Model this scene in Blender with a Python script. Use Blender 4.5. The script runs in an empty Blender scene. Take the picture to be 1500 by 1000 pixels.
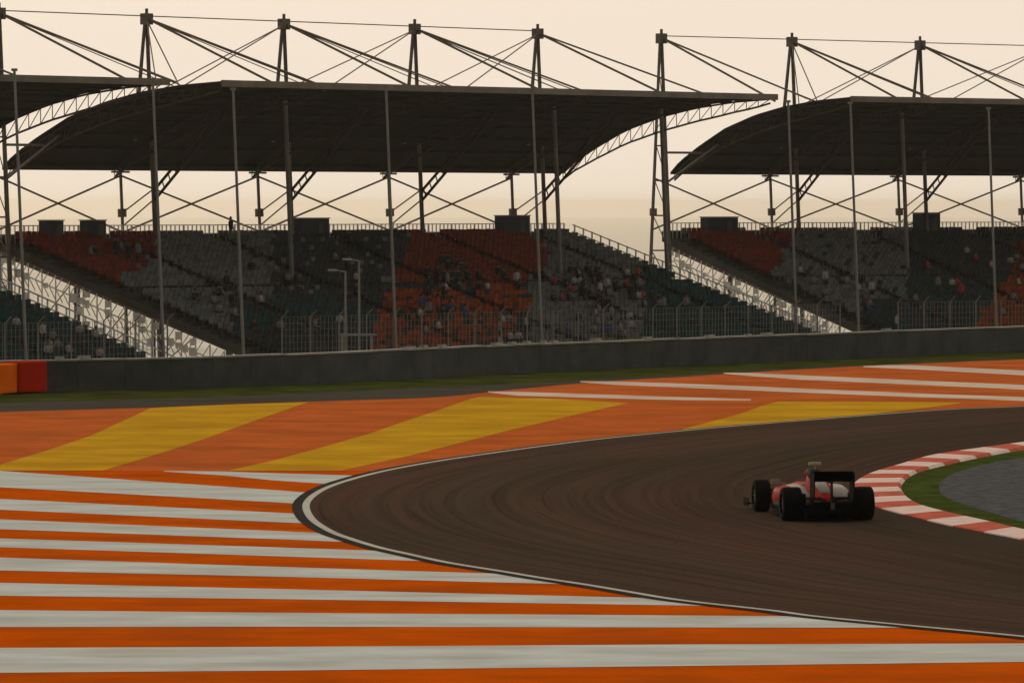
import bpy, math, random
from mathutils import Vector, Matrix
random.seed(7)
C = bpy.context.scene.collection
R = math.radians
W = (1500, 1000); F = 8000.0; H = 6.2; PITCH = math.atan(200/F)

# ---------------------------------------------------------------- helpers
def ray(px, py):
    a = (px-750)/F; b = -(py-500)/F
    cp, sp = math.cos(PITCH), math.sin(PITCH)
    return Vector((a, cp + b*sp, -sp + b*cp))
def gp(px, py, z=0.0):
    """point of the ground (height z) seen at a photo pixel"""
    d = ray(px, py); k = (z-H)/d.z
    return Vector((d.x*k, d.y*k, z))
def proj(v):
    cp, sp = math.cos(PITCH), math.sin(PITCH)
    y, z = v[1], v[2]-H
    dep = y*cp - z*sp; up = y*sp + z*cp
    return 750+F*v[0]/dep, 500-F*up/dep

class MB:
    def __init__(s): s.v=[]; s.f=[]; s.m=[]; s.uv={}
    def quad(s, pts, mi=0):
        n=len(s.v); s.v += [tuple(p) for p in pts]; s.f.append(tuple(range(n,n+len(pts)))); s.m.append(mi)
    def box(s, c, d, mi=0, ax=None):
        """c centre, d full sizes, ax optional 3 axes"""
        c=Vector(c); X,Y,Z = ax if ax else (Vector((1,0,0)),Vector((0,1,0)),Vector((0,0,1)))
        n=len(s.v)
        for sx,sy,sz in ((-1,-1,-1),(1,-1,-1),(1,1,-1),(-1,1,-1),(-1,-1,1),(1,-1,1),(1,1,1),(-1,1,1)):
            s.v.append(tuple(c+X*(sx*d[0]/2)+Y*(sy*d[1]/2)+Z*(sz*d[2]/2)))
        for f in ((0,3,2,1),(4,5,6,7),(0,1,5,4),(1,2,6,5),(2,3,7,6),(3,0,4,7)):
            s.f.append(tuple(n+i for i in f)); s.m.append(mi)
        return s
    def tube(s, a, b, r, r2=None, n=6, mi=0, caps=True):
        a=Vector(a); b=Vector(b); r2 = r if r2 is None else r2
        z=(b-a).normalized(); x=z.orthogonal().normalized(); y=z.cross(x)
        k=len(s.v)
        for p,rr in ((a,r),(b,r2)):
            for i in range(n):
                t=2*math.pi*i/n; s.v.append(tuple(p+x*(rr*math.cos(t))+y*(rr*math.sin(t))))
        for i in range(n):
            j=(i+1)%n; s.f.append((k+i,k+j,k+n+j,k+n+i)); s.m.append(mi)
        if caps:
            s.f.append(tuple(k+i for i in reversed(range(n)))); s.m.append(mi)
            s.f.append(tuple(k+n+i for i in range(n))); s.m.append(mi)
        return s
    def loft(s, rings, mi=0, caps=True):
        k=len(s.v); n=len(rings[0])
        for r in rings: s.v += [tuple(p) for p in r]
        for a in range(len(rings)-1):
            for i in range(n):
                j=(i+1)%n; s.f.append((k+a*n+i,k+a*n+j,k+(a+1)*n+j,k+(a+1)*n+i)); s.m.append(mi)
        if caps:
            s.f.append(tuple(k+i for i in reversed(range(n)))); s.m.append(mi)
            s.f.append(tuple(k+(len(rings)-1)*n+i for i in range(n))); s.m.append(mi)
        return s
    def build(s, name, mats, parent=None, smooth=False):
        me=bpy.data.meshes.new(name); me.from_pydata(s.v,[],s.f)
        if not isinstance(mats,(list,tuple)): mats=[mats]
        for m in mats: me.materials.append(m)
        me.polygons.foreach_set('material_index', s.m)
        if smooth: me.polygons.foreach_set('use_smooth',[True]*len(s.f))
        me.update()
        o=bpy.data.objects.new(name, me); C.objects.link(o)
        if parent: o.parent=parent
        return o
def tag(o, label=None, cat=None, group=None, kind=None):
    for k,v in (('label',label),('category',cat),('group',group),('kind',kind)):
        if v: o[k]=v
    return o
def empty(name, loc, rz=0, label=None, cat=None, group=None):
    o=bpy.data.objects.new(name,None); C.objects.link(o); o.location=loc; o.rotation_euler=(0,0,rz)
    o.empty_display_size=.3
    return tag(o,label,cat,group)
def copy_tree(o, parent=None):
    c=o.copy(); C.objects.link(c); c.parent=parent
    for ch in list(o.children): copy_tree(ch,c)
    return c
def recalc(o):
    import bmesh
    b=bmesh.new(); b.from_mesh(o.data); bmesh.ops.recalc_face_normals(b,faces=b.faces); b.to_mesh(o.data); b.free()
    return o

# ---------------------------------------------------------------- materials
def mat(name, col, rough=.7, var=.15, scale=1.0, col2=None, metal=0, spec=.5, stretch=None, detail=5, bump=0, coord='Object', ramp=(.35,.65), coat=0, extra=None):
    m=bpy.data.materials.new(name); m.use_nodes=True; nt=m.node_tree; N=nt.nodes; L=nt.links
    b=N['Principled BSDF']; b.inputs['Roughness'].default_value=rough; b.inputs['Metallic'].default_value=metal
    b.inputs['Specular IOR Level'].default_value=spec
    if coat: b.inputs['Coat Weight'].default_value=coat
    tc=N.new('ShaderNodeTexCoord'); mp=N.new('ShaderNodeMapping'); L.new(tc.outputs[coord],mp.inputs['Vector'])
    if stretch: mp.inputs['Scale'].default_value=stretch
    nz=N.new('ShaderNodeTexNoise'); nz.inputs['Scale'].default_value=scale; nz.inputs['Detail'].default_value=detail
    nz.inputs['Roughness'].default_value=.65
    L.new(mp.outputs[0],nz.inputs['Vector'])
    cr=N.new('ShaderNodeValToRGB'); L.new(nz.outputs['Fac'],cr.inputs['Fac'])
    c=Vector(col); c1=c*(1-var); c2=Vector(col2) if col2 else c*(1+var)
    cr.color_ramp.elements[0].position=ramp[0]; cr.color_ramp.elements[1].position=ramp[1]
    cr.color_ramp.elements[0].color=(*c1,1); cr.color_ramp.elements[1].color=(*c2,1)
    out=cr.outputs['Color']
    if extra:   # (scale, stretch, colour, strength, lo, hi): second noise layer of wear
        sc,st,c3,fac,lo,hi = extra
        mp2=N.new('ShaderNodeMapping'); L.new(tc.outputs[coord],mp2.inputs['Vector']); mp2.inputs['Scale'].default_value=st
        mp2.inputs['Location'].default_value=(3.7,1.9,0)
        n2=N.new('ShaderNodeTexNoise'); n2.inputs['Scale'].default_value=sc; n2.inputs['Detail'].default_value=6
        L.new(mp2.outputs[0],n2.inputs['Vector'])
        mr=N.new('ShaderNodeMapRange'); L.new(n2.outputs['Fac'],mr.inputs['Value'])
        mr.inputs['From Min'].default_value=lo; mr.inputs['From Max'].default_value=hi; mr.inputs['To Max'].default_value=fac
        mx=N.new('ShaderNodeMix'); mx.data_type='RGBA'; L.new(mr.outputs[0],mx.inputs['Factor'])
        L.new(out,mx.inputs['A']); mx.inputs['B'].default_value=(*c3,1); out=mx.outputs['Result']
    L.new(out,b.inputs['Base Color'])
    if bump:
        bp=N.new('ShaderNodeBump'); bp.inputs['Strength'].default_value=bump; bp.inputs['Distance'].default_value=.02
        L.new(nz.outputs['Fac'],bp.inputs['Height']); L.new(bp.outputs[0],b.inputs['Normal'])
    return m
M={}
wear=(.55,(.18,1.1,1),(.05,.035,.03),.5,.50,.72)
M['orange']=mat('orange_paint',(.62,.096,.0025),.95,.14,.7,stretch=(.8,1.1,1),extra=(.8,(.4,1.0,1),(.27,.062,.012),.6,.45,.75),spec=0)
M['orange2']=mat('orange_paint_far',(.57,.130,.030),.95,.14,.5,stretch=(.9,.9,1),extra=(.5,(.5,.7,1),(.30,.085,.022),.6,.42,.72),spec=0)
M['yellow']=mat('yellow_paint',(.63,.35,.020),.95,.13,.5,stretch=(.9,.9,1),extra=(.5,(.5,.7,1),(.36,.15,.018),.6,.42,.72),spec=0)
M['white']=mat('white_paint',(.62,.65,.62),.95,.10,.8,stretch=(.7,1.1,1),extra=(.9,(.4,1.1,1),(.42,.37,.30),.6,.42,.72),spec=0)
M['white_far']=mat('dusty_white_paint',(.72,.60,.50),.95,.12,.8,stretch=(.7,1,1),extra=(.7,(.4,1,1),(.50,.30,.20),.6,.42,.70),spec=0)
M['line']=mat('white_line_paint',(.55,.53,.46),.8,.1,1,spec=0)
M['edge']=mat('dark_edging',(.05,.045,.04),.9,.2,2,spec=0)
M['runoff']=mat('runoff_asphalt',(.075,.066,.052),.9,.2,.6,stretch=(.3,1,1),spec=0)
M['grass']=mat('grass_verge',(.042,.052,.012),.95,.3,.5,col2=(.075,.085,.020),spec=0)
M['infield']=mat('infield_grass',(.046,.064,.016),.95,.3,1.2,col2=(.082,.108,.022),spec=0)
M['gravel']=mat('gravel',(.088,.090,.092),.95,.25,3,col2=(.132,.134,.138),spec=0)
M['dust']=mat('dusty_plain',(.80,.72,.60),.95,.15,.06,col2=(.88,.83,.74),spec=0,extra=(.30,(1,.18,1),(.30,.22,.15),.6,.56,.66))
M['kred']=mat('kerb_red',(.56,.14,.095),.85,.2,2,spec=0)
M['kwhite']=mat('kerb_white',(.82,.62,.55),.85,.12,2,spec=0)
M['conc']=mat('dark_concrete',(.078,.079,.070),.9,.25,.8,spec=.1)
M['tread']=mat('stand_concrete',(.060,.058,.050),.9,.25,.6,spec=.1)
M['pale_top']=mat('pale_and_skylit_top',(.30,.28,.24),.8,.25,.7,spec=.2)  # pale tone: sky light painted on the wall top, also pale blocks, lamp heads
M['steel']=mat('dark_steel',(.15,.125,.10),.7,.2,.7,spec=.2)
M['truss']=mat('truss_steel',(.055,.045,.036),.8,.2,.7,spec=.05)
M['pole']=mat('grey_pole',(.17,.165,.15),.7,.15,.5,spec=.2)
M['cable']=mat('cable',(.17,.13,.10),.8,.1,.5,spec=.1)
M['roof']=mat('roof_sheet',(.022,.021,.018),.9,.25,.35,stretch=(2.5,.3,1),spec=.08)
M['rail']=mat('pale_rail',(.72,.71,.68),.7,.1,1,spec=.2)
M['box']=mat('dark_blue_panel',(.022,.032,.048),.7,.2,.6,spec=.2)
M['s_red']=mat('seat_red',(.15,.018,.009),.8,.35,1.8,spec=.1,ramp=(.4,.6))
M['s_orange']=mat('seat_orange',(.20,.036,.006),.8,.35,1.8,spec=.1,ramp=(.4,.6))
M['s_grey']=mat('seat_grey',(.105,.106,.098),.8,.30,1.8,spec=.1,ramp=(.4,.6))
M['s_navy']=mat('seat_navy',(.024,.030,.033),.8,.35,1.8,spec=.1,ramp=(.4,.6))
M['s_teal']=mat('seat_teal',(.009,.040,.042),.8,.35,1.8,spec=.1,ramp=(.4,.6))
M['blk_red']=mat('red_block',(.55,.022,.004),.9,.12,1,spec=0)
M['blk_orange']=mat('orange_block',(.80,.14,.006),.9,.12,1,spec=0)
M['mesh']=mat('fence_wire',(.16,.155,.14),.7,.1,1,spec=.2)

# asphalt of the circuit: streaks follow the track through the UV map (u along, v across, metres)
def track_mat():
    m=bpy.data.materials.new('track_asphalt'); m.use_nodes=True; nt=m.node_tree; N=nt.nodes; L=nt.links
    b=N['Principled BSDF']; b.inputs['Roughness'].default_value=.9; b.inputs['Specular IOR Level'].default_value=0
    uv=N.new('ShaderNodeUVMap'); uv.uv_map='UVMap'
    def noise(scale, st, det=6):
        mp=N.new('ShaderNodeMapping'); L.new(uv.outputs[0],mp.inputs['Vector']); mp.inputs['Scale'].default_value=st
        n=N.new('ShaderNodeTexNoise'); n.inputs['Scale'].default_value=scale; n.inputs['Detail'].default_value=det
        L.new(mp.outputs[0],n.inputs['Vector']); return n.outputs['Fac']
    def mr(v,a,b_,c,d):
        r=N.new('ShaderNodeMapRange'); L.new(v,r.inputs['Value'])
        for k,x in (('From Min',a),('From Max',b_),('To Min',c),('To Max',d)): r.inputs[k].default_value=x
        return r.outputs[0]
    def mix(f,a,bb):
        x=N.new('ShaderNodeMix'); x.data_type='RGBA'
        L.new(f,x.inputs['Factor'])
        for s_,k in ((a,'A'),(bb,'B')):
            if isinstance(s_,tuple): x.inputs[k].default_value=(*s_,1)
            else: L.new(s_,x.inputs[k])
        return x.outputs['Result']
    broad=mr(noise(1,(.03,.22,1)),.35,.65,0,1)
    c=mix(broad,(.074,.052,.036),(.104,.054,.040))
    st=mr(noise(1,(.05,3.2,1)),.45,.60,0,.55)
    c=mix(st,c,(.047,.036,.026))
    st2=mr(noise(1.0,(.03,1.3,1),4),.50,.64,0,.45)
    c=mix(st2,c,(.085,.063,.044))
    patch=mr(noise(1,(.12,.12,1),3),.55,.7,0,.4)
    c=mix(patch,c,(.060,.049,.030))
    c=mix(mr(noise(1,(.035,7,1),2),.60,.66,0,.5),c,(.032,.025,.019))
    # rubbered racing line at the inside of the bend
    sp=N.new('ShaderNodeSeparateXYZ'); L.new(uv.outputs[0],sp.inputs[0])
    c=mix(mr(sp.outputs['Y'],4.5,8.5,0,.35),c,(.046,.034,.024))
    g=mr(noise(9,(1,1,1),4),.3,.7,.88,1.12)
    mu=N.new('ShaderNodeVectorMath'); mu.operation='SCALE'; L.new(c,mu.inputs[0]); L.new(g,mu.inputs['Scale'])
    L.new(mu.outputs[0],b.inputs['Base Color'])
    return m
M['track']=track_mat()

# ---------------------------------------------------------------- terrain
WALL=[(-260,596),(-60,579),(0,574.5),(150,571),(300,567),(500,559),(750,546),(1000,535),(1250,524),(1500,513.5),(1750,504),(2100,494)]
wall_pts=[gp(*p) for p in WALL]
def catmull(pts, n=10, closed=False):
    out=[]; P=[Vector(p) for p in pts]
    for i in range(len(P)-1):
        p0=P[max(i-1,0)]; p1=P[i]; p2=P[i+1]; p3=P[min(i+2,len(P)-1)]
        for k in range(n):
            t=k/n
            out.append(.5*((2*p1)+(-p0+p2)*t+(2*p0-5*p1+4*p2-p3)*t*t+(-p0+3*p1-3*p2+p3)*t**3))
    out.append(P[-1]); return out
wall_line=catmull(wall_pts,8)
def wall_y(x):
    P=wall_line
    if x<=P[0].x: return P[0].y+(x-P[0].x)*.6
    if x>=P[-1].x: return P[-1].y+(x-P[-1].x)*1.0
    for a,b in zip(P,P[1:]):
        if a.x<=x<=b.x: return a.y+(b.y-a.y)*(x-a.x)/max(b.x-a.x,1e-6)
    return P[-1].y
GZ=-5.0
def ground_h(x,y):
    xx=max(-60,min(70,x)); w=wall_y(xx)
    e=y-w-4
    def ss(a,b,v):
        t=max(0,min(1,(v-a)/(b-a))); return t*t*(3-2*t)
    z=GZ*ss(0,28,e)
    z-= max(0,min(130,(y-520)*.075))
    return z-.03
def axis(a):
    return sorted(set(a))
xs=axis([-40000,-26000,-16000,-9000,-5000,-2500,-1200,-600,-300,-200,-140]+[-100+4*i for i in range(60)]+[150,200,300,450,700,1300,2600,5000,9000,16000,26000,40000])
ys=axis([-600,-200,-50,0,40]+[60+5*i for i in range(14)]+[130+2.5*i for i in range(80)]+[335+10*i for i in range(20)]+[522,560,620,740,900,1100,1400,1700,2000,2250,2260,2600,3000,4200,6000,9000,13000,18000,24000,34000,46000,60000])
b=MB(); 
for y in ys:
    for x in xs: b.v.append((x,y,ground_h(x,y)))
nx=len(xs)
for j in range(len(ys)-1):
    for i in range(nx-1):
        k=j*nx+i; b.f.append((k,k+1,k+nx+1,k+nx))
        yc=(ys[j]+ys[j+1])/2; xc=(xs[i]+xs[i+1])/2
        b.m.append(1 if yc>wall_y(max(-60,min(70,xc)))+40 else 0)
g=b.build('ground',[M['grass'],M['dust']],smooth=True); tag(g,kind='structure')

LZ=[0]
def sheet(name, pts, m, z, kind='structure'):
    """flat painted or paved area, its outline given as points on the ground"""
    b=MB(); P=[(p.x,p.y,z) for p in pts]; b.quad(P)
    o=b.build(name,m); tag(o,kind=kind); return o
def band(name, A, B, m, z):
    b=MB(); n=len(A)
    for p in A: b.v.append((p.x,p.y,z))
    for p in B: b.v.append((p.x,p.y,z))
    for i in range(n-1): b.f.append((i,i+1,n+i+1,n+i)); b.m.append(0)
    return tag(b.build(name,m),kind='structure')
def pline(pts,n=8): return catmull([gp(*p) for p in pts],n)
def P(*a): return [gp(*p) for p in a]

# grey asphalt strip behind the coloured run-off
top_edge=[(-300,618),(0,604),(200,598),(350,592),(500,587),(640,582),(740,572),(860,561),(1000,552),(1233,538),(1500,526.5),(1800,515),(2000,509)]
strip_top=[(-300,600),(0,590),(200,585),(350,580),(500,573),(640,567),(740,563),(860,556),(1000,549),(1233,536),(1500,525.6),(1800,514.5),(2000,508.6)]
band('runoff_strip', pline(top_edge), pline(strip_top), M['runoff'], .004)
# orange run-off: one large paved area
te=pline(top_edge)
bot=P((2000,1300),(-300,1300))
sheet('painted_runoff', te+bot, M['orange'], .008)
# upper field in the slightly different orange
up=P((-300,690),(0,690),(240,690),(560,690),(900,690),(1600,640),(2000,600))
sheet('painted_runoff_upper', list(reversed(pline([(x,y) for x,y in top_edge])))+up, M['orange2'], .011)
# yellow bands
for poly in ([(-300,830-50),(-120,722),(0,681),(70,660),(132,639),(180,617),(220,598.5),(235,597.3),(330,593.5),(452,589),(400,607),(352,624),(300,643),(264,655),(200,675),(150,689.5),(0,689.5)],
             [(334,689.5),(400,675),(470,656),(540,636),(600,615),(640,602),(688,585),(702,581.5),(800,584),(920,590.5),(860,604),(740,632),(600,668),(500,689.5)],
             [(1000,629),(1083,607),(1115,595),(1140,588.5),(1300,589),(1410,590),(1400,592),(1300,604),(1200,618),(1100,627),(1000,634)]):
    if poly[0][0]<-200: poly=[(-60,689.5),(-60,700)][:1]+[(-60,703)][:0]+poly[2:]
    sheet('yellow_band', P(*poly), M['yellow'], .014)
# white stripes of the near field: (x0,top,bottom) ... (x1,top,bottom)
near=[((240,690,691),(330,691,697),(400,693.5,704),(600,699,717)),
      ((-300,669,697),(0,690,714),(400,718,736),(540,728,744)),
      ((-300,716,735),(0,731,747),(400,751,765),(540,758,771)),
      ((-300,749,765),(0,761,775.5),(400,778,790),(580,786,797)),
      ((-300,781,794),(0,789,802),(400,802,815),(700,812,825)),
      ((-300,808,829),(0,817,836),(400,830.5,845),(900,846,858)),
      ((-300,848,868),(0,854,873),(400,863,878),(1100,880,889)),
      ((-300,892,920),(0,894,919),(400,898,918.5),(1000,902,919.5),(1450,905,920)),
      ((-300,950,987),(0,949.5,986),(400,948,983),(1000,944.5,976),(1500,943,970),(1900,941,965))]
for s_ in near:
    A=[gp(q[0],q[1]) for q in s_]; B=[gp(q[0],q[2]) for q in s_]
    band('white_stripe',A,B,M['white'],.013)
far=[((715,573.5,575),(760,574,580),(1000,582,586.5),(1100,585,587)),
     ((850,558.5,560),(900,559,564),(1000,562,568),(1167,569,575),(1333,576,581.5),(1500,582,587.5),(1800,592,597)),
     ((1060,546,547.5),(1100,546.5,551),(1167,549.5,556),(1333,557,563.5),(1500,564,571),(1800,577,584)),
     ((1265,536.5,538),(1300,535,539.5),(1333,535,541),(1500,543,550),(1800,557,564)),
     ((1560,528,530),(1600,527,532),(1800,535,541))]
for s_ in far:
    band('white_stripe',[gp(q[0],q[1]) for q in s_],[gp(q[0],q[2]) for q in s_],M['white_far'],.013)

# the track
outer=[(1900,578),(1700,586),(1500,596),(1400,600),(1300,607),(1200,615),(1100,623),(1000,632),(880,644),(800,654),(720,665),(640,677),(570,690),(515,704),(475,719),(453,738),(460,760),(488,779),(520,791),(560,803),(600,812),(660,825),(740,838),(800,848),(860,857),(920,867),(1000,880),(1133,895),(1200,904),(1333,917),(1500,933),(1700,955),(1950,985)]
inner=[(1900,608),(1700,626),(1600,636),(1500,649),(1433,658),(1367,668),(1317,682),(1273,696),(1250,712),(1254,728),(1280,743),(1333,758),(1383,770),(1433,780),(1500,793),(1600,815),(1750,850),(1950,900)]
def resample(pts,n):
    d=[0]
    for a,b_ in zip(pts,pts[1:]): d.append(d[-1]+(b_-a).length)
    out=[];j=0
    for i in range(n):
        t=d[-1]*i/(n-1)
        while j<len(d)-2 and d[j+1]<t: j+=1
        f=(t-d[j])/max(d[j+1]-d[j],1e-9); out.append(pts[j].lerp(pts[j+1],f))
    return out,d[-1]
o_full=catmull([gp(*p) for p in outer],12); i_full=catmull([gp(*p) for p in inner],12)
# match the two edges at the apex
def idx_near(pts,p): return min(range(len(pts)),key=lambda i:(pts[i]-p).length)
oa=idx_near(o_full,gp(453,738)); ia=idx_near(i_full,gp(1250,718))
NO=70
O=resample(o_full[:oa+1],NO)[0]+resample(o_full[oa:],NO)[0][1:]
I=resample(i_full[:ia+1],NO)[0]+resample(i_full[ia:],NO)[0][1:]
b=MB(); n=len(O); K=10
for i in range(n):
    for k in range(K+1):
        p=O[i].lerp(I[i],k/K); b.v.append((p.x,p.y,.018))
for i in range(n-1):
    for k in range(K):
        a=i*(K+1)+k; b.f.append((a,a+1,a+K+2,a+K+1)); b.m.append(0)
trk=b.build('track',M['track'],smooth=True); tag(trk,kind='structure')
uvl=trk.data.uv_layers.new(name='UVMap')
arc=[0]
for i in range(1,n): arc.append(arc[-1]+((O[i]+I[i])/2-(O[i-1]+I[i-1])/2).length)
for lp in trk.data.loops:
    vi=lp.vertex_index; i,k=divmod(vi,K+1)
    w=(O[i]-I[i]).length
    uvl.data[lp.index].uv=(arc[i], 11.5*k/K)
def offset(pts,d):
    out=[]
    for i,p in enumerate(pts):
        t=(pts[min(i+1,len(pts)-1)]-pts[max(i-1,0)]).normalized(); nrm=Vector((t.y,-t.x,0)); out.append(p+nrm*d)
    return out
# which side is outward?
sgn = 1 if (offset(o_full,1)[oa].x < o_full[oa].x) else -1
Of=resample(o_full,360)[0]
band('track_edge_line', offset(Of,sgn*-.02), offset(Of,sgn*.13), M['line'], .024)
band('dark_edging', offset(Of,sgn*.13), offset(Of,sgn*.34), M['edge'], .021)

# kerb on the inside: raised, red and white blocks
inn=[(1900,618),(1700,637),(1600,647),(1500,660),(1433,672),(1367,687),(1337,697),(1321,712),(1326,726),(1350,743),(1400,757),(1450,768),(1500,780),(1600,801),(1750,835),(1950,884)]
k_in=catmull([gp(*p) for p in inn],12)
ka=idx_near(k_in,gp(1321,718))
nk=150
Ko=resample(i_full[:ia+1],nk)[0]+resample(i_full[ia:],nk)[0][1:]
Ki=resample(k_in[:ka+1],nk)[0]+resample(k_in[ka:],nk)[0][1:]
b=MB(); nn=len(Ko)
for i in range(nn):
    a=Ko[i]; c=Ki[i]
    for f,z in ((0,.02),(.0,.045),(.5,.07),(.93,.085),(1,.02)):
        p=a.lerp(c,f); b.v.append((p.x,p.y,z))
acc=0
for i in range(nn-1):
    acc+=((Ko[i+1]+Ki[i+1])/2-(Ko[i]+Ki[i])/2).length
    mi=int(acc/1.95)%2
    for k in range(4):
        a=i*5+k; b.f.append((a,a+1,a+6,a+5)); b.m.append(mi)
kb=b.build('kerb',[M['kwhite'],M['kred']]); tag(kb,'red and white striped kerb on the inside of the bend','kerb')
# infield grass and gravel
gi=[(2050,634),(1700,650),(1600,658),(1500,671),(1440,682),(1400,694),(1378,707),(1380,726),(1420,743),(1460,755),(1500,766),(1600,783),(1750,812),(1950,850)]
G=catmull([gp(*p) for p in gi],8)
inf=sheet('infield_grass', [k_in[i] for i in range(0,len(k_in),2)]+[gp(2600,760)], M['infield'], .022)
sheet('gravel_area', G+[gp(2500,740)], M['gravel'], .028)

# ---------------------------------------------------------------- barrier wall, blocks
def wall_strip(P_, h, th, base=0):
    b=MB(); n=len(P_)
    Q=offset(P_,-th)  # behind
    if Q[5].y<P_[5].y: Q=offset(P_,th)
    for p,q in zip(P_,Q):
        b.v += [(p.x,p.y,base-.1),(p.x,p.y,base+h),(q.x,q.y,base+h),(q.x,q.y,base-.1)]
    for i in range(n-1):
        for k in range(3):
            a=i*4+k; b.f.append((a,a+4,a+5,a+1)); b.m.append(0)
    b.f.append((0,1,2,3)); b.m.append(0); e=(n-1)*4; b.f.append((e+3,e+2,e+1,e)); b.m.append(0)
    return b,Q
bw=empty('barrier_wall', (wall_line[30].x,wall_line[30].y,0), 0,'long low dark grey barrier wall running below the grandstands','wall')
bwloc=bw.location.copy()
def shift(b): b.v=[(x-bwloc.x,y-bwloc.y,z-bwloc.z) for x,y,z in b.v]; return b
WL=resample(wall_line,60)[0]
# individual cast panels with narrow joints, all one wall body
b=MB(); cb=MB()
for i in range(len(WL)-1):
    a=WL[i]; c=WL[i+1]; u=(c-a).normalized(); back=Vector((-u.y,u.x,0)); L_=(c-a).length
    jit=random.uniform(-.012,.012)
    mid=(a+c)/2+back*.2
    b.box((mid.x,mid.y,.46+jit),(L_-.012,.4,1.04),0,(u,back,Vector((0,0,1))))
    b.box((mid.x,mid.y,.40),(.2+L_,.3,.95),0,(u,back,Vector((0,0,1))))
    cb.box((mid.x,mid.y,1.02+jit),(L_-.012,.46,.06),0,(u,back,Vector((0,0,1))))  # pale strip imitating the sky light caught along the wall top
shift(b).build('wall_body',M['conc'],bw); shift(cb).build('pale_top',M['pale_top'],bw)
def along_wall(px):
    for a,c in zip(wall_line,wall_line[1:]):
        pa=proj(a)[0]; pc=proj(c)[0]
        if pa<=px<=pc: return a.lerp(c,(px-pa)/(pc-pa)),(c-a).normalized()
    return wall_line[0],(wall_line[1]-wall_line[0]).normalized()
# padded blocks standing before the wall at the far left
def block(x0,x1,h,m,label):
    a,u=along_wall(x0); c,_=along_wall(x1); fr=Vector((u.y,-u.x,0)); L_=(c-a).length-.03
    o=empty('barrier_block',((a+c)/2+fr*.40),math.atan2(u.y,u.x),label,'barrier')
    b=MB(); b.box((0,0,h/2),(L_,.7,h)); ob=b.build('padding',m,o)
    bv=ob.modifiers.new('b','BEVEL'); bv.width=.05; bv.segments=3
    return o
block(4,50,1.02,M['blk_red'],'red padded block at the left end of the dark barrier wall')
block(-66,3,.97,M['blk_orange'],'orange padded block at the left edge, beside the red one')
block(-120,-50,.97,M['blk_orange'],'orange padded block at the left edge, beside the red one') if False else None
# small white blocks lying on the wall
protow=None
wl='small pale block lying on top of the dark barrier wall'
for px,w in ((92,.25),(128,.4),(605,.85),(628,.3),(655,.35),(735,.55),(757,.35),(779,.25),(803,.15),(818,.3),(1046,.5),(1102,.3),(1130,.6),(1305,.5),(880,.5),(955,.4)):
    a,u=along_wall(px); back=Vector((-u.y,u.x,0)); p=a+back*.22
    if protow is None:
        b=MB(); b.loft([[(-.5+.06*(k%2),-.12,0),(-.5,.12,0),(-.46,.1,.09),(-.46,-.1,.1)] if False else [(x,-.12,0),(x,.12,0),(x*.98,.09,.11),(x*.98,-.09,.12)] for k,x in enumerate((-.5,-.2,.1,.5))])
        protow=recalc(b.build('pale_block',M['pale_top'])); o=protow
    else: o=protow.copy(); C.objects.link(o)
    o.location=(p.x,p.y,1.055); o.rotation_euler=(0,0,math.atan2(u.y,u.x)); o.scale=(w,1,random.uniform(.5,.95))
    tag(o,wl,'block','pale blocks on the barrier wall')

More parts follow.
